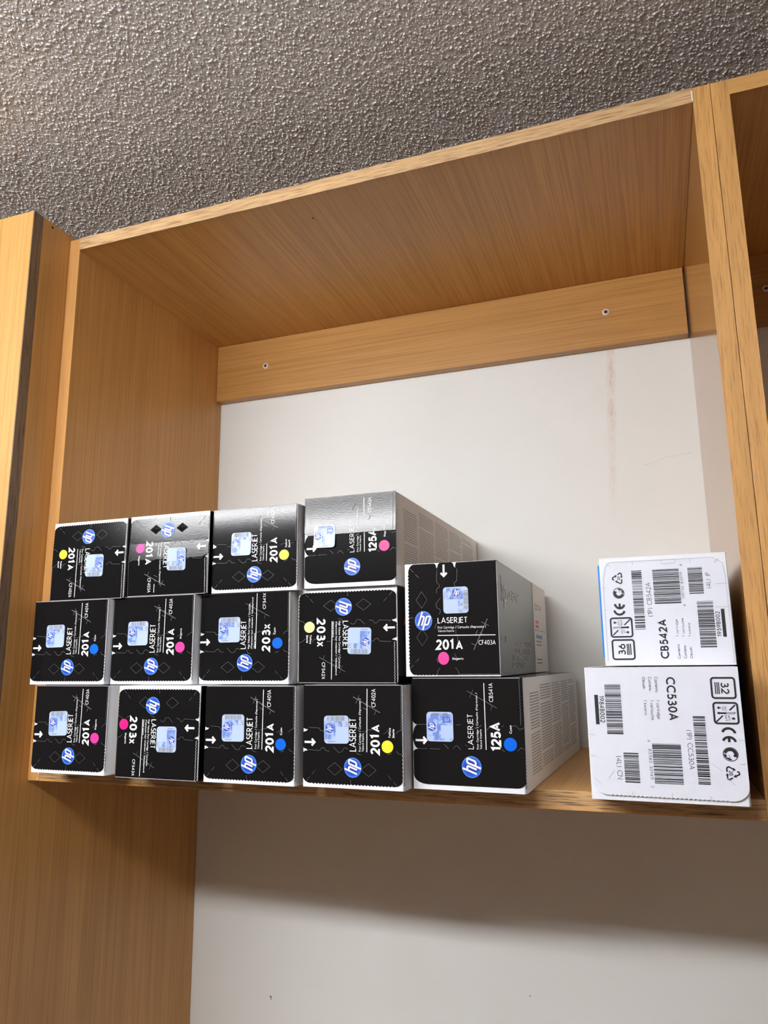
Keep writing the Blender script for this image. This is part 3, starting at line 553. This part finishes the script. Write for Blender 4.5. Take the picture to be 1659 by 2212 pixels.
def open_cabinet(name, label, X, w, first):
    t = thing(name, label, 'cabinet', (X + w / 2, D / 2, -T))
    ox = -w / 2; oy = -D / 2; oz = T
    def P(x, y, z): return (x + ox, y + oy, z + oz)
    gl = oak_z; gr = oak_gloss if first else oak_z
    bz = 0.0006
    l = board('side_panel', P(-T, bz, -T), P(0, D - 0.0005, H + T), gl, t); board('edge_band', P(-T, 0, -T), P(0, bz, H + T), band_plain_z if first else band_oak_z, l, 0.0002)
    r = board('side_panel', P(w, bz, -T), P(w + T, D - 0.0005, H + T), gr, t); board('edge_band', P(w, 0, -T), P(w + T, bz, H + T), band_oak_z, r, 0.0002)
    tp = board('top_board', P(0.0002, bz, H), P(w - 0.0002, D - 0.0005, H + T), oak_y, t); board('edge_band', P(0.0, -0.0010 if first else 0.0001, H - 0.0003), P(w, bz, H + T), band_tan_x if first else band_oak_x, tp, 0.0002)
    if first:
        kx, ky = 0.4236 * S, 0.0585 * S; k_ = MB(); pts = [P(kx + 0.0012 * math.cos(a), ky + 0.002 * math.sin(a), H - 0.0002) for a in [2 * PI * i / 10 for i in range(10)]]
        k_.poly(pts); k_.build('knot', groove, tp)
    bt = board('bottom_board', P(0.0002, bz, -T), P(w - 0.0002, D - 0.0005, 0), oak_y, t); board('edge_band', P(0.0002, 0.0001, -T + 0.0022), P(w - 0.0002, bz, 0), band_low_x, bt, 0.0002)
    board('edge_lip', P(0.0002, 0.0, -T), P(w - 0.0002, bz, -T + 0.0022), band_plain_z, bt, 0.0002)
    rl = board('back_rail', P(0.0004, D - RT, H - RH), P(w - 0.0028, D - 0.0005, H - 0.0004), oak_x, t, 0.0005)
    for sx in ((0.1252 * S, 0.8012 * S), (0.856 * S, 0.8002 * S)) if first else ((0.0861 * S, 0.797 * S), (0.70, 0.797 * S)): screw(rl, *P(sx[0], D - RT, sx[1]))
    if first:
        c_ = MB(); c_.box(P(w - 0.0012, -0.0011, H + 0.0012), P(w + 0.0004, 0.0, H + T - 0.004)); c_.build('chipped_end', chip_white, tp)
        c_ = MB()
        for a, zz in ((0.0, 0.0), (0.0016, 0.006), (-0.001, 0.011)):
            for q in ribbon([(-0.0035 + a, -T + 0.001 + zz), (-0.001 + a * 0.3, -T + 0.004 + zz)], 0.0009): c_.poly([P(p.x, -0.0002, p.y) for p in q])
        c_.build('scuff', chip_white, l)
    return t
CAB = open_cabinet('wall_cabinet', 'open oak-effect wall cabinet whose bottom shelf carries all the cartridge boxes', 0.0, W, True)
open_cabinet('wall_cabinet', 'empty oak-effect wall cabinet with dark interior, cut off at the right edge', W + 2 * T + 0.0006, 0.83, False)
TX = -T - 0.0006; TZ = 0.897 * S; DY0, DY1 = -0.0835 * S, -0.0635 * S; TD = 0.46
tc = thing('tall_cupboard', 'tall oak-effect cupboard with bright door front standing left of the open cabinet', 'cupboard', (TX - TD / 2, D / 2, FLOOR))
def Q(x, y, z): return (x - TX + TD / 2, y - D / 2, z - FLOOR)
sp = board('side_panel', Q(TX - T, DY1 + 0.0008, FLOOR + 0.001), Q(TX, D - 0.0005, TZ), oak_z, tc)
hole = MB(); hx, hy, hz = TX + 0.0003, -0.0426 * S, 0.8889 * S
pts = [(hx, hy + 0.0018 * math.cos(a), hz + 0.0018 * math.sin(a)) for a in [2 * PI * i / 12 for i in range(12)]]
hole.prism([Q(*p) for p in pts], [Q(p[0] - 0.001, p[1], p[2]) for p in pts]); hole.build('screw_hole', groove, sp)
board('side_panel', Q(TX - TD, DY1 + 0.0008, FLOOR + 0.001), Q(TX - TD + T, D - 0.0005, TZ), oak_z, tc)
board('top_panel', Q(TX - TD + T, DY1 + 0.0008, TZ - T), Q(TX - T, D - 0.0005, TZ), oak_y, tc)
board('plinth', Q(TX - TD + T, DY1 + 0.02, FLOOR + 0.001), Q(TX - T, DY1 + 0.04, FLOOR + 0.08), oak_x, tc)
dr_ = board('door', Q(TX - TD, DY0, FLOOR + 0.082), Q(TX - 0.0012, DY1, TZ), oak_door, tc, 0.0006)
board('edge_band', Q(TX - 0.0012, DY0 + 0.0004, FLOOR + 0.082), Q(TX, DY1, TZ - 0.0004), band_dark_z, dr_, 0.0002)
hd = MB(); hd.box(Q(TX - TD + 0.04, DY0 - 0.028, -0.60), Q(TX - TD + 0.05, DY0 - 0.020, -0.44)); hd.box(Q(TX - TD + 0.04, DY0 - 0.022, -0.59), Q(TX - TD + 0.05, DY0, -0.58)); hd.box(Q(TX - TD + 0.04, DY0 - 0.022, -0.46), Q(TX - TD + 0.05, DY0, -0.45)); hd.build('handle', steel, dr_)

# ---------------------------------------------------------------- the black cartridge boxes
R = math.radians
bx = {}
def add(key, *a, **k): bx[key] = toner_box(key, *a, **k)
ROW = 'black cartridge box with '
add('T1', .0235, -.0311, .2472, R(.2), .1384, .1217, 'CW', 'a', 'yellow', ('201A', 'CF402A', 'Yellow'), (.575, .598, .276, .234, -.02), 'black box with bright yellow dot, print upside down, leftmost of the top row', bend=bend_main((.0004, 0), (.0006, .0006), (0, .0008)))
add('T2', .1636, -.0254, .2491, R(.2), .1391, .1213, 'CW', 'a', 'magenta', ('201A', 'CF403A', 'Magenta'), (.570, .624, .273, .229, -.02), 'glossy black box with pink dot and two dented diamonds, second in the top row', bend=bend_main((.0020, 0), (.0009, .0020), (0, .0011)))
add('T3', .3048, -.0183, .2487, R(.4), .1383, .1220, 'CCW', 'a', 'yellow', ('201A', 'CF402A', 'Yellow'), (.568, .649, .272, .231, -.009), 'black box with bright yellow dot and shiny upper flap, third in the top row', bend=bend_main((.0009, 0), curve=1))
add('T4', .4467, -.0072, .2507, R(-.3), .1367, .1280, 'CCW', 'b', 'hotpink', ('125A', 'CB543A', 'Magenta'), (.560, .762, .251, .235, -.014), 'black box with hot pink dot and bright light streak, right end of top row', bend=bend_main((.0017, 0), b1=.5755, b0=.358, curve=-1))
add('M1', .0012, -.0350, .1219, 0, .1399, .1252, 'CCW', 'a', 'cyan', ('201A', 'CF401A', 'Cyan'), (.574, .686, .268, .242, .012), 'black box with blue dot, leftmost of the middle row')
add('M2', .1424, -.0254, .1218, 0, .1419, .1273, 'CCW', 'a', 'magenta', ('201A', 'CF403A', 'Magenta'), (.575, .676, .271, .247, .007), 'black box with pink dot, second in the middle row, sideways print')
add('M3', .2856, -.0123, .1219, 0, .1446, .1268, 'CCW', 'c', 'cyan', ('203X', 'CF541X', 'Cyan'), (.595, .666, .277, .241, .005), 'black box with blue dot, third in the middle row, three lines of small print', shift=(.028, .014))
add('M4', .4355, 0, .1233, R(-.1), .1456, .1274, 'CW', 'c', 'pale', ('203X', 'CF542X', 'Yellow'), (.565, .630, .276, .232, -.024), 'black box with pale cream dot, print upside down, fourth in the middle row')
add('M5', .5971, -.0150, .1315, R(.7), .1223, .1447, 'U', 'a', 'magenta', ('201A', 'CF403A', 'Magenta'), (.556, .660, .267, .231, .004), 'upright black box with pink dot and grey printed side, above the rightmost bottom black box')
add('B1', .0415, -.0600, 0, R(-.7), .1323, .1218, 'CCW', 'a', 'magenta', ('201A', 'CF403A', 'Magenta'), (.565, .661, .277, .250, .036), 'black box with pink dot, leftmost of the bottom row on the shelf')
add('B2', .1912, -.0636, 0, R(-1.0), .1345, .1219, 'CW', 'c', 'hotpink', ('203X', 'CF543X', 'Magenta'), (.576, .620, .272, .235, .010), 'black box with hot pink dot, print upside down, second in the bottom row', shift=(.015, -.033))
add('B3', .3347, -.0674, 0, R(-.6), .1342, .1219, 'CCW', 'a', 'cyan', ('201A', 'CF401A', 'Cyan'), (.564, .677, .277, .246, .012), 'black box with blue dot, middle of the bottom row on the shelf')
add('B4', .4757, -.0634, 0, R(-.3), .1343, .1232, 'CCW', 'a', 'yellow', ('201A', 'CF402A', 'Yellow'), (.562, .656, .270, .247, .018), 'black box with bright yellow dot in the bottom row, fourth from the left')
add('B5', .6120, -.0394, 0, R(-1.5), .1380, .1310, 'CCW', 'b', 'cyan', ('125A', 'CB541A', 'Cyan'), (.559, .740, .263, .242, .004), 'black box with blue dot and white text-covered side, right end of the bottom row')

# dents of the second top box: shallow four-sided pyramids pressed out of the flap
t, F, _, _ = bx['T2']
for cv_ in (0.672, 0.341):
    m_ = MB(); a, b_ = 0.060, 0.074; ctr = F.p(0.186 * F.lu, cv_ * F.lv, 0.0022); cs = [F.p(u * F.lu, v * F.lv, 0.0006) for u, v in ((0.186 - a, cv_), (0.186, cv_ + b_), (0.186 + a, cv_), (0.186, cv_ - b_))]
    for i in range(4): m_.poly([cs[i], cs[(i + 1) % 4], ctr])
    m_.build('diamond_dent', black_m, t)
# fine print on the right-hand sides of the two tall-dot boxes and the printed side of the upright one
def side_columns(key, cols, z0, z1, rng, skip=()):
    t, F, body, L = bx[key]; m_ = MB(); xx = F.w / 2 + 0.0001
    for ci, (y0, y1) in enumerate(cols):
        zz = z1 - (0.06 if ci == 0 else 0.0) * F.h; k = 0
        while zz > z0:
            a = y0 * L
            if (k + 7 * ci) % 17 == 13: zz -= 0.0028
            end = y1 * L * (1.0 if k % 5 else 0.97)
            while a < end - 0.001:
                b2 = min(a + rng.uniform(0.0025, 0.009), end); m_.poly([(xx, a, zz), (xx, b2, zz), (xx, b2, zz + 0.00125), (xx, a, zz + 0.00125)]); a = b2 + 0.0006
            zz -= 0.0029; k += 1
    m_.build('fine_print', ink_palegrey, t)
side_columns('T4', [(.07, .20), (.22, .38), (.40, .56), (.58, .74), (.76, .93)], 0.012, 0.0955 * 1.0, random.Random(5))
side_columns('B5', [(.085, .22), (.24, .42), (.44, .60), (.62, .77), (.79, .93)], 0.012, 0.098, random.Random(6))
t, F, body, L = bx['M5']; xx = F.w / 2 + 0.00015
m_ = MB(); m_.box((xx - 0.0001, L * 0.66, 0.0008), (xx + 0.0002, L - 0.0005, F.h - 0.0008)); lab = m_.build('white_end_panel', side_m, t)
m_ = MB()
def side_text(s, y0, y1, z, cap, wgt, m, dash=False):
    for q in text_quads(s, y0 * L, y1 * L, z * F.h, cap * F.h, wgt): m_.poly([(xx + 0.0003, p.x, p.y) for p in q], m)
side_text('hp', .055, .125, .64, .26, .14, 0); side_text('LASERJET', .15, .36, .70, .085, .14, 0)
for s_, a, e, zz in (('NEW YORK', .26, .60, .27), ('MADRID', .24, .55, .20), ('RIO DE', .20, .50, .13), ('SYDNEY', .18, .46, .065)): side_text(s_, a, e, zz, .050, .16, 1)
side_text('III 8', .03, .11, .30, .05, .2, 1)
for zz in (.55, .50): m_.poly([(xx + 0.0004, L * .70, zz * F.h), (xx + 0.0004, L * .78, zz * F.h), (xx + 0.0004, L * .78, (zz + .03) * F.h), (xx + 0.0004, L * .70, (zz + .03) * F.h)], 2)
m_.poly([(xx + 0.0004, L * .70, .38 * F.h), (xx + 0.0004, L * .86, .38 * F.h), (xx + 0.0004, L * .86, .42 * F.h), (xx + 0.0004, L * .70, .42 * F.h)], 3)
m_.poly([(xx + 0.0004, L * .68, .47 * F.h), (xx + 0.0004, L * .96, .47 * F.h), (xx + 0.0004, L * .96, .475 * F.h), (xx + 0.0004, L * .68, .475 * F.h)], 4)
for zz in (.34, .30, .14, .10): m_.poly([(xx + 0.0004, L * .70, zz * F.h), (xx + 0.0004, L * .83, zz * F.h), (xx + 0.0004, L * .83, (zz + .012) * F.h), (xx + 0.0004, L * .70, (zz + .012) * F.h)], 4)
side_text('201A', .70, .86, .70, .07, .2, 4)
m_.build('side_print', [plain('side_letter_ink', (0.40, 0.40, 0.40), 0.14, 0.27), plain('side_city_ink', (0.24, 0.25, 0.15), 0.14, 0.27), DOT['magenta'], plain('soft_blue_ink', (0.25, 0.35, 0.62), 0.5), ink_grey], t)
t, F, body, L = bx['M4']; xx = F.w / 2 + 0.0001
m_ = MB(); m_.poly([(xx, 0.02, F.h * .60), (xx, 0.05, F.h * .60), (xx, 0.035, F.h * .80)]); m_.build('red_print', red_ink, t)

# ---------------------------------------------------------------- the two white label-side boxes
def bars(F, mb, quad, rng, lift, m=0, n=46, fat=1.0):
    (u0, va), (_, vb), (u1, _), _ = quad; tot = []; 
    for i in range(n): tot.append((rng.choice((1, 1, 1, 2, 2, 3)) * fat, rng.choice((1, 1, 2, 2, 3))))
    s = sum(a + c for a, c in tot); u = u0
    for a, c in tot:
        w_ = a / s * (u1 - u0); g_ = c / s * (u1 - u0); F.fill(mb, [(u, va), (u, vb), (u + w_, vb), (u + w_, va)], lift, m); u += w_ + g_
def white_box(key, x, y, z, yaw, w, h, orient, label, A):
    rng = random.Random(key); x, y, z, w, h = x * S, y * S, z * S, w * S, h * S; L = 0.4645 * S - y - 0.002
    if key == 'W1': L = min(L, 0.405)
    c, s = math.cos(yaw), math.sin(yaw)
    t = thing('cartridge_box', label, 'box', (x + c * w / 2, y + s * w / 2, z), yaw, 'white cartridge boxes stacked at the right')
    lead = A['lead']
    F = Face(w, h, orient, lead)
    carton(t, w, h, L, orient, [carton_m, side_m, side_m, side_m, side_m], orient == 'CW')
    FL = Face(w, h, orient); fb = MB(); poly = A['flap'](F); n = len(poly)
    fb.prism([F.p(a * F.lu, b_ * F.lv, 0.0006) for a, b_ in poly], [FL.p(a * F.lu, b_ * F.lv, 0.0) for a, b_ in poly]); fb.build('front_flap', white2_m, t)
    k = 0.0008; ib = MB()
    def rr(quad, lw):   # rounded icon frame from u0..u1, v0..v1
        u0, u1, v0, v1 = quad; pts = rrect((u0 + u1) / 2, (v0 + v1) / 2, u1 - u0, v1 - v0, 0.0022, F); F.line(ib, pts + [pts[0]], lw, k)   # reads the current ib
    ib = MB(); rr(A['num'], 0.0016)
    u0, u1, v0, v1 = A['num']; du, dv = u1 - u0, v1 - v0
    F.text(ib, A['numtext'], u0 + .22 * du, u0 + .80 * du, v0 + .40 * dv, v0 + .75 * dv, .17, k, 0, .1)
    for f_ in (.34, .27): F.fill(ib, [(u0 + .22 * du, v0 + (f_ - .045) * dv), (u0 + .80 * du, v0 + (f_ - .045) * dv), (u0 + .80 * du, v0 + f_ * dv), (u0 + .22 * du, v0 + f_ * dv)], k)
    F.fill(ib, [(u0 + .22 * du, v0 + .14 * dv), (u0 + .80 * du, v0 + .14 * dv), (u0 + .80 * du, v0 + .19 * dv), (u0 + .22 * du, v0 + .19 * dv)], k)
    ib.build('page_count_symbol', ink_black, t); ib = MB(); rr(A['th'], 0.0016)
    u0, u1, v0, v1 = A['th']; du, dv = u1 - u0, v1 - v0
    def q(a, b_): return (u0 + a * du, v0 + b_ * dv)
    F.line(ib, [q(.47, .24), q(.47, .84)] + [q(.47 + .03 * math.sin(a), .86 + .03 * math.cos(a)) for a in (-1.2, 0, 1.2)] + [q(.53, .84), q(.53, .24)], 0.0004, k)
    F.line(ib, [q(.50, .20), q(.50, .52)], 0.0009, k); F.fill(ib, [q(.50 + .06 * math.cos(a), .20 + .06 * math.sin(a)) for a in [2 * PI * i / 12 for i in range(12)]], k)
    F.line(ib, [q(.09, .92), q(.36, .66)], 0.0012, k); F.line(ib, [q(.62, .36), q(.93, .06)], 0.0012, k)
    F.line(ib, [q(.76, .72), q(.76, .80)], 0.0012, k); F.fill(ib, [q(.67, .79), q(.85, .79), q(.76, .88)], k); F.line(ib, [q(.24, .30), q(.24, .22)], 0.0012, k); F.fill(ib, [q(.15, .23), q(.33, .23), q(.24, .14)], k)
    F.text(ib, '40\u00b0C', u0 + .60 * du, u0 + .88 * du, v0 + .57 * dv, v0 + .66 * dv, .14, k); F.text(ib, '104\u00b0F', u0 + .58 * du, u0 + .90 * du, v0 + .44 * dv, v0 + .53 * dv, .14, k)
    F.text(ib, '-20\u00b0C', u0 + .12 * du, u0 + .42 * du, v0 + .44 * dv, v0 + .53 * dv, .14, k); F.text(ib, '-4\u00b0F', u0 + .16 * du, u0 + .38 * du, v0 + .33 * dv, v0 + .42 * dv, .14, k)
    ib.build('temperature_symbol', ink_black, t); ib = MB()
    # conformity mark: two open rings, the second with a middle bar
    for i, (a0, a1, b0_, b1_) in enumerate((A['C'], A['E'])):
        F.line(ib, [(a0 + (a1 - a0) * (0.92 + 0.82 * math.cos(math.radians(g))), (b0_ + b1_) / 2 + (b1_ - b0_) * 0.43 * math.sin(math.radians(g))) for g in range(98, 263, 11)], 0.0021, k)
        if i: F.line(ib, [(a0 + .12 * (a1 - a0), (b0_ + b1_) / 2), (a0 + .86 * (a1 - a0), (b0_ + b1_) / 2)], 0.0021, k)
    ib.build('conformity_mark', ink_black, t); ib = MB()
    # two-arrow ring
    gu, gv, gru, grv = A['gd']; ring = [2 * PI * i / 32 for i in range(33)]
    F.line(ib, [(gu + gru * .95 * math.cos(a), gv + grv * .95 * math.sin(a)) for a in ring], 0.0006, k)
    sw = arc(.0, .0, .86, .86, 55, 235, 14) + arc(-.34, -.20, .30, .34, 240, 20, 8) + [(-.28, -.08), (.06, -.46), (.12, .12), (-.02, .02)] + arc(-.28, .18, .34, .34, -30, 140, 6)[::1]
    F.fill(ib, [(gu + gru * a, gv + grv * b_) for a, b_ in arc(0, 0, .88, .88, 60, 255, 14) + [(-.10, -.55), (-.42, -.30), (-.46, .02), (-.20, .36), (.10, .18), (.30, .42), (.34, -.12), (-.20, -.06), (.02, .10), (-.16, .16), (-.30, .0)][:3] + [(-.40, .25), (-.05, .48), (.2, .30), (.36, .46), (.40, .66)]], k)
    F.fill(ib, [(gu + gru * a, gv + grv * b_) for a, b_ in [(.05, -.34), (.52, -.02), (.44, -.62), (.26, -.46), (.0, -.62), (-.12, -.86), (.30, -.84), (.62, -.60), (.84, -.20), (.84, .20), (.66, .05), (.56, -.18), (.40, -.05), (.20, -.14)]], k)
    ib.build('ring_symbol', ink_black, t); ib = MB()
    # recycling triangle with 20
    a0, a1, b0_, b1_ = A['tri']; 
    def tq(a, b_): return (a0 + (a1 - a0) * a, b0_ + (b1_ - b0_) * b_)
    for pts, hd_ in (([(.36, .80), (.43, .95), (.57, .95), (.70, .66)], [(.57, .66), (.80, .76), (.76, .50)]), ([(.82, .46), (.96, .20), (.88, .08), (.62, .08)], [(.66, .20), (.66, -.04), (.50, .08)]), ([(.42, .08), (.14, .08), (.05, .22), (.22, .58)], [(.11, .58), (.34, .48), (.28, .74)])):
        F.line(ib, [tq(*p) for p in pts], 0.0012, k); F.fill(ib, [tq(*p) for p in hd_], k)
    F.text(ib, '20', *[v for v in (tq(.34, 0)[0], tq(.66, 0)[0], tq(0, .22)[1], tq(0, .50)[1])], .2, k, 0, .08)
    ib.build('recycling_symbol', ink_black, t)
    for nm, n_, fat in (('bc1', 40, 1.2), ('bcm', 30, 1.3), ('bc4', 26, 1.1), ('bcb', 40, 1.2)): bb = MB(); bars(F, bb, A[nm], rng, k, 0, n_, fat); bb.build('bar_code', ink_black, t)
    for args in A['text']: tb = MB(); F.text(tb, *args[:5], args[5], k, 0, args[6] if len(args) > 6 else .13); tb.build('lettering', ink_black, t)
    tb = MB(); F.fill(tb, A['bar'], k); tb.build('black_bar', ink_black, t)
    pb = MB()
    for q_ in A['scores']: F.line(pb, q_, 0.0003, k + 0.0001, 0)
    pb.build('score_marks', [plain('pale_score_line', (0.42, 0.42, 0.44), 0.7)], t)
    return t, F, L
def w1_flap(F): return [(0.004, 0.006), (0.77, 0.006), (0.90, 0.05), (0.955, 0.104), (0.962, 0.50), (0.963, 0.912), (0.93, 0.965), (0.818, 0.994), (0.004, 0.994)]
A1 = dict(lead=None, flap=w1_flap, num=(.0613, .2345, .762, .933), numtext='36', th=(.2632, .434, .767, .9355), C=(.4605, .5167, .8095, .9055), E=(.5177, .5762, .8089, .8978), gd=(.6637, .8549, .050, .046), tri=(.7463, .8547, .8159, .9001),
  bc1=((.327, .742), (.327, .661), (.876, .748), (.875, .662)), bcm=((.5535, .575), (.5535, .369), (.874, .5757), (.875, .369)), bc4=((.633, .302), (.633, .1915), (.872, .302), (.871, .191)), bcb=((.157, .253), (.157, .132), (.572, .253), (.571, .1315)), bar=[(.2465, .0794), (.2465, .0534), (.491, .0535), (.491, .0796)],
  text=[('(1P) CB542A', .440, .750, .597, .635, .09), ('CB542A', .0625, .412, .495, .561, .19, .1), ('Contents:', .062, .192, .410, .431, .13), ('Contenu :', .062, .196, .363, .385, .13), ('Obsah:', .062, .167, .319, .339, .13), ('1 cartridge', .2545, .410, .410, .430, .10), ('1 cartouche', .254, .4185, .364, .384, .10), ('1 kazeta', .253, .3735, .318, .338, .10),
        ('08736 83919', .5935, .833, .342, .363, .10), ('8', .525, .5415, .338, .356, .10), ('8', .8886, .9046, .340, .358, .10), ('(4L) JP', .676, .819, .1365, .170, .09), ('1959B002', .248, .471, .090, .122, .15)],
  scores=[[(0.04, .975), (0.70, .9755), (.818, .968), (.92, .945), (.952, .912), (.955, .104), (.90, .035), (.7686, .022), (.02, .018)], [(.718, .985), (.716, .957)], [(.5115, .985), (.51, .95)], [(.96, .7276), (.922, .7268)], [(.955, .5), (.919, .496), (.922, .3945), (.958, .39)], [(.958, .275), (.911, .2746)], [(.955, .9435), (.907, .906)], [(.905, .095), (.942, .060)], [(.715, .10), (.715, .01)], [(.508, .12), (.509, .015)]])
def w2_flap(F): return [(0.003, 0.006), (.728, 0.008), (.80, .012)] + rnd(.845, .115, .112, .105, 282, 355, 6) + scallop((.957, .11), (.962, .88), 0.0005, 0.0036, F.lu, F.lv) + rnd(.86, .888, .103, .106, 0, 80, 6) + [(.837, .995), (.003, .995)]
A2 = dict(lead=lambda u, v, r=None: 0.0018 * u, flap=w2_flap, num=(.085, .2325, .823, .9665), numtext='32', th=(.267, .4155, .824, .969), C=(.445, .4939, .8558, .9469), E=(.5079, .5547, .856, .945), gd=(.6339, .9007, .050, .047), tri=(.7163, .8169, .8625, .9459),
  bc1=((.3665, .690), (.3665, .765), (.863, .696), (.863, .771)), bcm=((.572, .4185), (.572, .600), (.865, .4185), (.865, .602)), bc4=((.6445, .229), (.6445, .326), (.8645, .23), (.8645, .328)), bcb=((.134, .131), (.134, .238), (.5115, .134), (.5115, .242)), bar=[(.2137, .0585), (.2137, .0835), (.438, .084), (.438, .0595)],
  text=[('(1P) CC530A', .467, .750, .6425, .675, .09), ('CC530A', .0785, .399, .539, .5985, .19, .1), ('Contents:', .076, .197, .466, .488, .13), ('Contenu :', .0765, .199, .4255, .446, .13), ('Obsah:', .0767, .1716, .386, .4055, .13), ('1 cartridge', .249, .392, .467, .488, .10), ('1 cartouche', .25, .40, .427, .4485, .10), ('1 kazeta', .25, .361, .386, .405, .10),
        ('83585 30149', .61, .8336, .3925, .413, .10), ('8', .547, .561, .392, .408, .10), ('2', .879, .8918, .393, .411, .10), ('(4L) CN', .6716, .841, .18, .214, .09), ('1984B002', .2195, .424, .090, .1225, .15)],
  scores=[[(.515, .01), (.517, .05)], [(.672, .01), (.675, .05)], [(.535, .99), (.53, .955)], [(.70, .985), (.703, .955)], [(.955, .27), (.925, .272)], [(.957, .52), (.925, .522)], [(.958, .76), (.93, .757)], [(.78, .16), (.84, .12)], [(.70, .78), (.755, .845)], [(.79, .86), (.85, .91)], [(.88, .07), (.84, .03)]])
W1 = white_box('W1', .8426, 0.0, .1430, R(-.2), .1427, .1295, 'CCW', 'white cartridge box with barcodes and blue side stripe, upper of the right-hand pair', A1)
W2 = white_box('W2', .8222, -.0496, 0, R(-.4), .1599, .1424, 'CW', 'larger white cartridge box with barcodes, lower of the right-hand pair', A2)
t, F, L = W1
m_ = MB(); m_.box((-F.w / 2 - 0.0016, 0.0006, F.h * .08), (-F.w / 2, 0.0030, F.h * .93)); m_.build('blue_stripe', ink_stripe, t)
tm, nt_, bs_ = new_mat('clear_tape'); bs_.inputs['Base Color'].default_value = (0.8, 0.78, 0.74, 1); bs_.inputs['Transmission Weight'].default_value = 0.6; bs_.inputs['Roughness'].default_value = 0.15
t, F, L = W2
m_ = MB(); m_.box((-F.w / 2 + 0.002, 0.010, F.h), (-F.w / 2 + 0.016, L * 0.5, F.h + 0.00025)); m_.build('tape_strip', tm, t)
